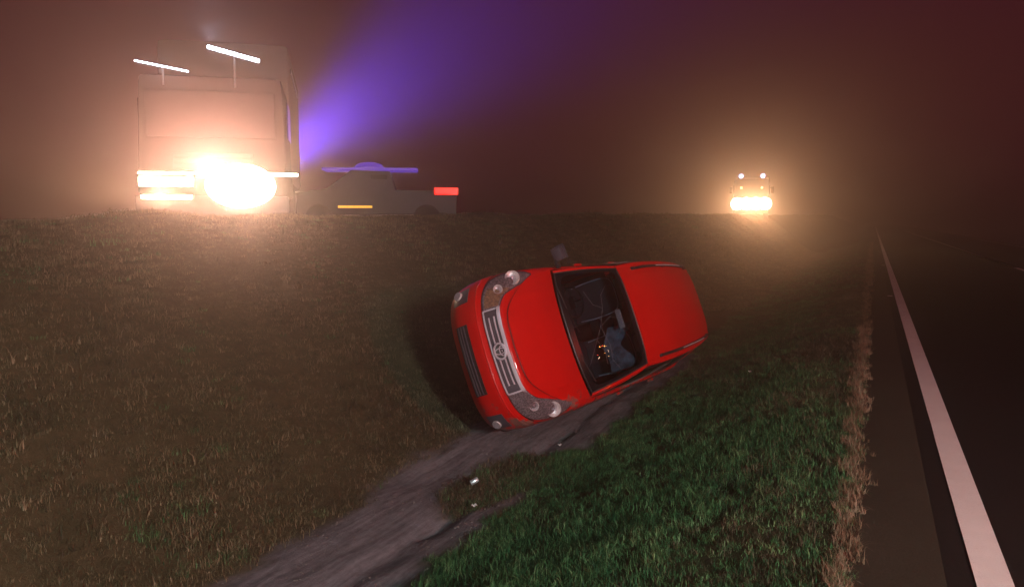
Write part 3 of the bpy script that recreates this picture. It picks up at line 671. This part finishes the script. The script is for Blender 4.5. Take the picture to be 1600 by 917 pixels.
def truck(loc, heading, style, ch=3.0, lampz=1.0):
    """local frame: +Y is the way the truck faces, X to its right; origin on the ground under the front bumper middle"""
    r = empty('truck', loc, (0, 0, heading)); wd = 2.5
    cab = MB().box((0, -.95, 1.75), (wd, 1.8, 2.1), taper=.94, ch=.12).build('cab', M['cab'], r, smooth=True)
    MB().box((0, -.01, 2.12), (2.1, .05, .80), rot=(R(4), 0, 0), ch=.02).build('windscreen', M['opaque'], cab, smooth=True)
    for sx_ in (-1, 1):
        MB().box((sx_*1.235, -.85, 2.1), (.03, .9, .65), ch=.01).build('side_window', M['tint'], cab)
        if style != 'bar': MB().box((sx_*1.42, -.12, 2.05), (.18, .10, .45), ch=.03).cyl((sx_*1.2, -.15, 2.2), (sx_*1.42, -.15, 2.2), .02).build('mirror', M['black'], cab, smooth=True)
    MB().box((0, .02, .55), (wd, .22, .36), ch=.05).build('bumper', M['dgrey'], r, smooth=True)
    g_ = MB().box((0, -.02, 1.25), (1.3, .06, .42), ch=.01).build('grille', M['black'], cab)
    for k in range(4): MB().box((0, .02, 1.11+.09*k), (1.26, .03, .03)).build('slat', M['cab'], g_)
    MB().box((0, -2.6, .75), (1.0, 4.6, .25)).build('chassis', M['metal'], r)
    for sx_ in (-1, 1):
        for wy in (-.9, -4.3):
            w_ = MB().lathe([(-.14, .28), (-.14, .45), (-.10, .5), (.10, .5), (.14, .45), (.14, .28)], (sx_*1.05, wy, .5), 'X', 28).build('wheel', M['rubber'], r, smooth=True)
            MB().lathe([(sx_*.10, .28), (sx_*.04, .18), (sx_*.12, .10), (sx_*.12, .001)], (sx_*1.05, wy, .5), 'X', 20).build('rim', M['metal'], w_, smooth=True)
    bx = MB().box((0, -4.2, .95+ch/2), (2.46, 4.6, ch-.2), ch=.16).build('box_body', M['box'], r, smooth=True)
    MB().box((1.245, -3.7, .95+ch*.80), (.02, 3.2, .09)).build('side_rail', M['dgrey'], bx)
    MB().box((-1.245, -3.7, .95+ch*.80), (.02, 3.2, .09)).build('side_rail', M['dgrey'], bx)
    return r
def streak_bar(name, parent, x0, x1, y, z0, z1, h, mat):  # glowing bar whose length and tilt take the shape of a light streak
    a, b = Vector((x0, y, z0)), Vector((x1, y, z1)); L_ = (b-a).length; ang = math.atan2(z1-z0, x1-x0)
    o = MB().box((a+b)/2, (L_, .05, h), rot=(0, -ang, 0), ch=min(.018, h*.3)).build(name, LM[mat], parent, smooth=True)
    MB().box((a+b)/2+Vector((0, -.045, 0)), (L_+.03, .05, h+.03), rot=(0, -ang, 0), ch=.01).build('lamp_housing', M['black'], o, smooth=True); return o
def face_cam(x, y): return math.atan2(-(0-x), (0-y))      # rotation that turns +Y towards the camera
# near truck, left of the picture, behind the crest of the bank
x, y = -10.35, 9.35; hd = face_cam(x, y)-R(8)
T1 = truck((x, y, 1.30), hd, 'bar', ch=2.95)
tag(T1, 'tall truck with two white roof lamps built as tilted light streaks behind the bank crest', 'truck')
# truck faces the camera: its +X (right) is on the picture's left
streak_bar('roof_lamp', T1, 1.17, .34, .0, 2.97, 2.83, .022, 'white')
streak_bar('roof_lamp', T1, .02, -.82, .0, 3.26, 3.06, .060, 'white')
mb = MB().cyl((.75, -.06, 2.6), (.75, -.06, 2.88), .02).build('lamp_bracket', M['metal'], T1); MB().cyl((-.4, -.06, 2.6), (-.4, -.06, 3.12), .02).build('lamp_bracket', M['metal'], T1)
for x0, x1, z, h, mt in ((1.16, .30, 1.10, .04, 'warm'), (1.16, .30, .96, .16, 'warm'), (1.13, .33, .70, .07, 'warm'), (-.55, -1.42, 1.10, .05, 'warm')):
    streak_bar('headlamp', T1, x0, x1, .18, z, z, h, mt)  # headlamp light streaks built as glowing bars
hm = MB().lathe([(.02, .001), (.0, .34), (-.04, .40), (-.08, .38)], (0, 0, 0), 'Y', 40)  # oversized oval disc: the lamp's bloom is put into its shape
hl = MB().add([(v[0]*1.45-.46, v[1]+.20, v[2]*.95+.90) for v in hm.v], hm.f).build('headlamp', LM['warm'], T1, smooth=True)
lamp('headlamp_or_added_light', 'SPOT', T1, (-.46, .55, .75), P_TRUCK1, (1, .46, .30), .12, (R(95), 0, R(0)), 176, .05)
lamp('headlamp_or_added_light', 'SPOT', T1, (-.2, 1.9, 1.0), P_TRUCK1*1.6, (1, .42, .30), .2, (R(170), 0, 0), 172, .1)  # added upward spot, only makes the haze in the sky glow
lamp('headlamp_or_added_light', 'SPOT', T1, (.72, .55, .75), P_TRUCK1*.5, (1, .44, .26), .12, (R(95), 0, R(-20)), 176, .05)
lamp('headlamp_or_added_light', 'SPOT', T1, (1.2, .5, .8), P_TRUCK1*9, (1, .5, .26), .15, (R(93), 0, R(-58)), 84, .7)  # added sideways spot, warms the low haze on the left
lamp('roof_lamp_light', 'SPOT', T1, (-.1, .1, 3.3), P_TRUCK1_BAR, (.85, .8, 1.0), .1, (R(172), 0, 0), 172, .1)
# far truck on the crest
x, y = -7.95, 55.4; hd = face_cam(x, y)
T2 = truck((x, y, float(height(-9.5, 55))-.05), hd, 'round', ch=2.3)
tag(T2, 'distant truck with blazing headlamps and two small white roof lamps', 'truck')
def round_lamp(parent, x_, y_, z_, r_, mt, name): return MB().lathe([(0, .001), (0, r_), (-.06, r_*1.05), (-.12, r_*.6)], (x_, y_, z_), 'Y', 20).build(name, LM[mt], parent, smooth=True)
for sx_ in (-.74, .74): round_lamp(T2, sx_, .12, 3.04, .15, 'bluewhite', 'roof_lamp'); round_lamp(T2, sx_*.95, .12, 2.18+.04, .07, 'warmdim', 'marker_lamp')
for sx_ in (-.95, -.32, .32, .95): round_lamp(T2, sx_, .22, 1.08, .42, 'warm', 'headlamp')  # oversized overlapping discs, headlamp glare put into their shape
mb = MB().cyl((-.74, 0, 2.7), (-.74, 0, 3.04), .03).build('lamp_bracket', M['black'], T2); MB().cyl((.74, 0, 2.7), (.74, 0, 3.04), .03).build('lamp_bracket', M['black'], T2)
lamp('headlamp_or_added_light', 'SPOT', T2, (-.6, .45, 1.0), P_TRUCK2*.5, (1, .42, .16), .2, (R(90), 0, 0), 150, .5)
lamp('headlamp_or_added_light', 'SPOT', T2, (.6, .45, 1.0), P_TRUCK2*.5, (1, .42, .16), .2, (R(90), 0, 0), 150, .5)
# ------------------------------------------------------------------ police pickup seen from the side
px, py = -11.9, 16.1
pol = empty('patrol_car', (px, py, 1.33), (0, 0, face_cam(px, py)-R(4)))
# local: +X is forward (points to the picture's left)
prof = [(-2.1, .45), (-2.12, .95), (-1.9, 1.02), (-.55, 1.05), (-.42, 1.52), (.55, 1.55), (1.15, 1.08), (2.0, .95), (2.15, .7), (2.12, .42)]
mb = MB(); vs_ = []
for yy, k in ((-.85, 1), (-.80, .985), (.80, .985), (.85, 1)): pass
n = len(prof); vs_ = []
for yy in (-.86, .86):
    for (a_, b_) in prof: vs_.append((a_, yy*(1 if b_ < 1.1 else .84), b_))
mb.add(vs_, [tuple(range(n)), tuple(range(2*n-1, n-1, -1))]+[(k, (k+1) % n, n+(k+1) % n, n+k) for k in range(n)])
pb = mb.build('body', simple('dark patrol car paint', (.03, .028, .035), .5), pol, smooth=True)
for yy in (-.80, .80):
    MB().add([(.5, yy*.93, 1.46), (1.0, yy*1.0, 1.12), (.12, yy*1.0, 1.12), (.12, yy*.93, 1.46), (.5, yy*.9, 1.40), (1.0, yy*.9, 1.1), (.12, yy*.9, 1.1), (.12, yy*.9, 1.4)], [(0, 1, 2, 3), (4, 7, 6, 5), (0, 4, 5, 1), (1, 5, 6, 2), (2, 6, 7, 3), (3, 7, 4, 0)]).build('side_window', M['tint'], pol)
    MB().box((-.15, yy*.96, 1.28), (.42, .03, .30)).build('side_window', M['tint'], pol)
    for wx in (-1.35, 1.35): MB().lathe([(-.1, .2), (-.1, .3), (-.07, .34), (.07, .34), (.1, .3), (.1, .2), (.05, .02)], (wx, yy, .34), 'Y', 24).build('wheel', M['rubber'], pol, smooth=True)
lb = MB().box((.1, 0, 1.60), (2.45, .9, .07), ch=.02).build('light_bar', LM['blue'], pol, smooth=True)
MB().lathe([(.0, .40), (.04, .40), (.13, .32), (.18, .15), (.19, .001)], (.15, 0, 1.62), 'Z', 24).build('beacon_dome', LM['blue'], lb, smooth=True)
for yy in (-.885, .885):
    MB().box((.45, yy, .62), (.85, .03, .055), ch=.01).build('side_marker', LM['amber'], pol)
    MB().box((-1.85, yy, 1.02), (.62, .04, .19), rot=(0, 0, 0), ch=.02).build('tail_lamp', LM['red'], pol)
tag(pol, 'dark patrol car with blue light bar seen side on behind the bank', 'car')
bl = lamp('blue_beam_light', 'SPOT', None, (0, 0, 0), P_BLUE, (.09, .03, 1.0), .5, (0, 0, 0), 19, 1.0)  # unseen spot added behind the near truck to shape the violet beam
BL0 = Vector((-18.6, 19.2, 3.5)); BLT = Vector((-4.1, 11.1, 5.9))
bl.location = BL0; bl.rotation_euler = (BLT-BL0).to_track_quat('-Z', 'Y').to_euler()
# ------------------------------------------------------------------ response truck behind the photographer (its lamps light the scene)
T3 = truck((5.6, -2.3, 0), R(28), 'round', ch=2.3)
lamp('headlamp_or_added_light', 'SPOT', T3, (0, .4, 1.0), 12000, (1, .50, .28), .1, (R(88), 0, R(-31)), 26, .8)  # beam turned along the road, added to brighten the lane dashes
tag(T3, 'response truck parked on the road behind the camera with work lamps on', 'truck')
for sx_ in (-.74, .74): round_lamp(T3, sx_, .12, 2.98, .09, 'whitehot', 'roof_lamp'); round_lamp(T3, sx_*.6, .10, 2.95, .08, 'warmdim', 'marker_lamp')
for sx_ in (-.95, .95): round_lamp(T3, sx_, .22, 1.0, .12, 'warmdim', 'headlamp')
rb = MB().box((0, -.5, 2.92), (1.0, .25, .14), ch=.03).build('red_beacon', LM['redstrong'], T3)
kt = Vector((-4.6, 5.6, -.4)); k0 = Vector((4.9, -2.0, 3.0))
kl = lamp('work_light', 'SPOT', None, k0, P_KEY, (.86, 1.0, .93), .45, (kt-k0).to_track_quat('-Z', 'Y').to_euler(), 92, .9)
lamp('red_road_light', 'POINT', None, (6.2, .8, 2.6), P_RED, (1, .03, .015), .15)  # red light added apart from the truck's beacon, placed to redden the road

T4 = truck((10.2, 4.2, 0), R(92), 'round', ch=2.3)
tag(T4, 'amber lit truck standing across the far lane, mirrored in the red car', 'truck')
for x_, z_, r_, mt in ((-.95, 1.0, .12, 'warmhot'), (.95, 1.0, .12, 'amberlamp'), (-.55, 2.9, .13, 'amberlamp'), (.55, 2.9, .11, 'amberlamp'), (1.15, 2.1, .09, 'warmhot'), (-1.15, 1.6, .10, 'redstrong'), (0, 3.0, .10, 'redstrong'), (.2, 1.7, .09, 'amberlamp')):
    round_lamp(T4, x_, .22 if z_ < 2 else .14, z_, r_, mt, 'headlamp' if z_ < 1.1 else 'marker_lamp')
# ------------------------------------------------------------------ litter
x, y = -3.19, 5.74; z = height1(x, y)
cn = empty('drink_can', (x, y, z+.10), (R(0), R(62), R(35))); cn.scale = (.8, .8, .7)
MB().lathe([(-.055, .001), (-.055, .022), (-.048, .031), (.045, .031), (.053, .026), (.055, .024), (.053, .001)], (0, 0, 0), 'Z', 20).build('can_body', simple('pale blue can', (.55, .68, .72), .3, .5, .4, 30), cn, smooth=True)
MB().lathe([(.052, .024), (.057, .025), (.057, .022), (.052, .001)], (0, 0, 0), 'Z', 20).build('can_rim', M['chrome'], cn, smooth=True)
tag(cn, 'crushed pale drink can in the grass tuft in the ditch', 'can')
for (x, y, lab) in ((-2.95, 5.25, 'white paper scrap in the grass tuft nearer than the can'), (-2.95, 7.15, 'tiny white scrap on bare soil beside the ditch grass'), (-1.35, 9.6, 'tiny white scrap on the dark grass right of the car')):
    z = height1(x, y)+.03; G = [[(x+.012*i+.004*math.sin(j*3), y+.014*j, z+.010*math.sin(i*2+j*1.7)+.03) for j in range(4)] for i in range(4)]
    o = MB().sheet(np.array(G), .002).build('paper_scrap', simple('white paper', (.75, .78, .8), .8)); tag(o, lab, 'litter', 'scraps of white litter')

# ------------------------------------------------------------------ haze
hz = MB().box((0, 280, 2.4), (660, 700, 15)).build('haze', None)
hz.location = (0, 0, 0)
t = bpy.data.materials.new('night mist'); t.use_nodes = True; nt = t.node_tree
for nd in list(nt.nodes): nt.nodes.remove(nd)
out = nt.nodes.new('ShaderNodeOutputMaterial'); pv = nt.nodes.new('ShaderNodeVolumePrincipled')
pv.inputs['Color'].default_value = (.93, .90, .90, 1); pv.inputs['Density'].default_value = HAZE_DENSITY; pv.inputs['Anisotropy'].default_value = HAZE_G
nt.links.new(pv.outputs[0], out.inputs['Volume']); hz.data.materials.append(t)
tag(hz, kind='stuff')
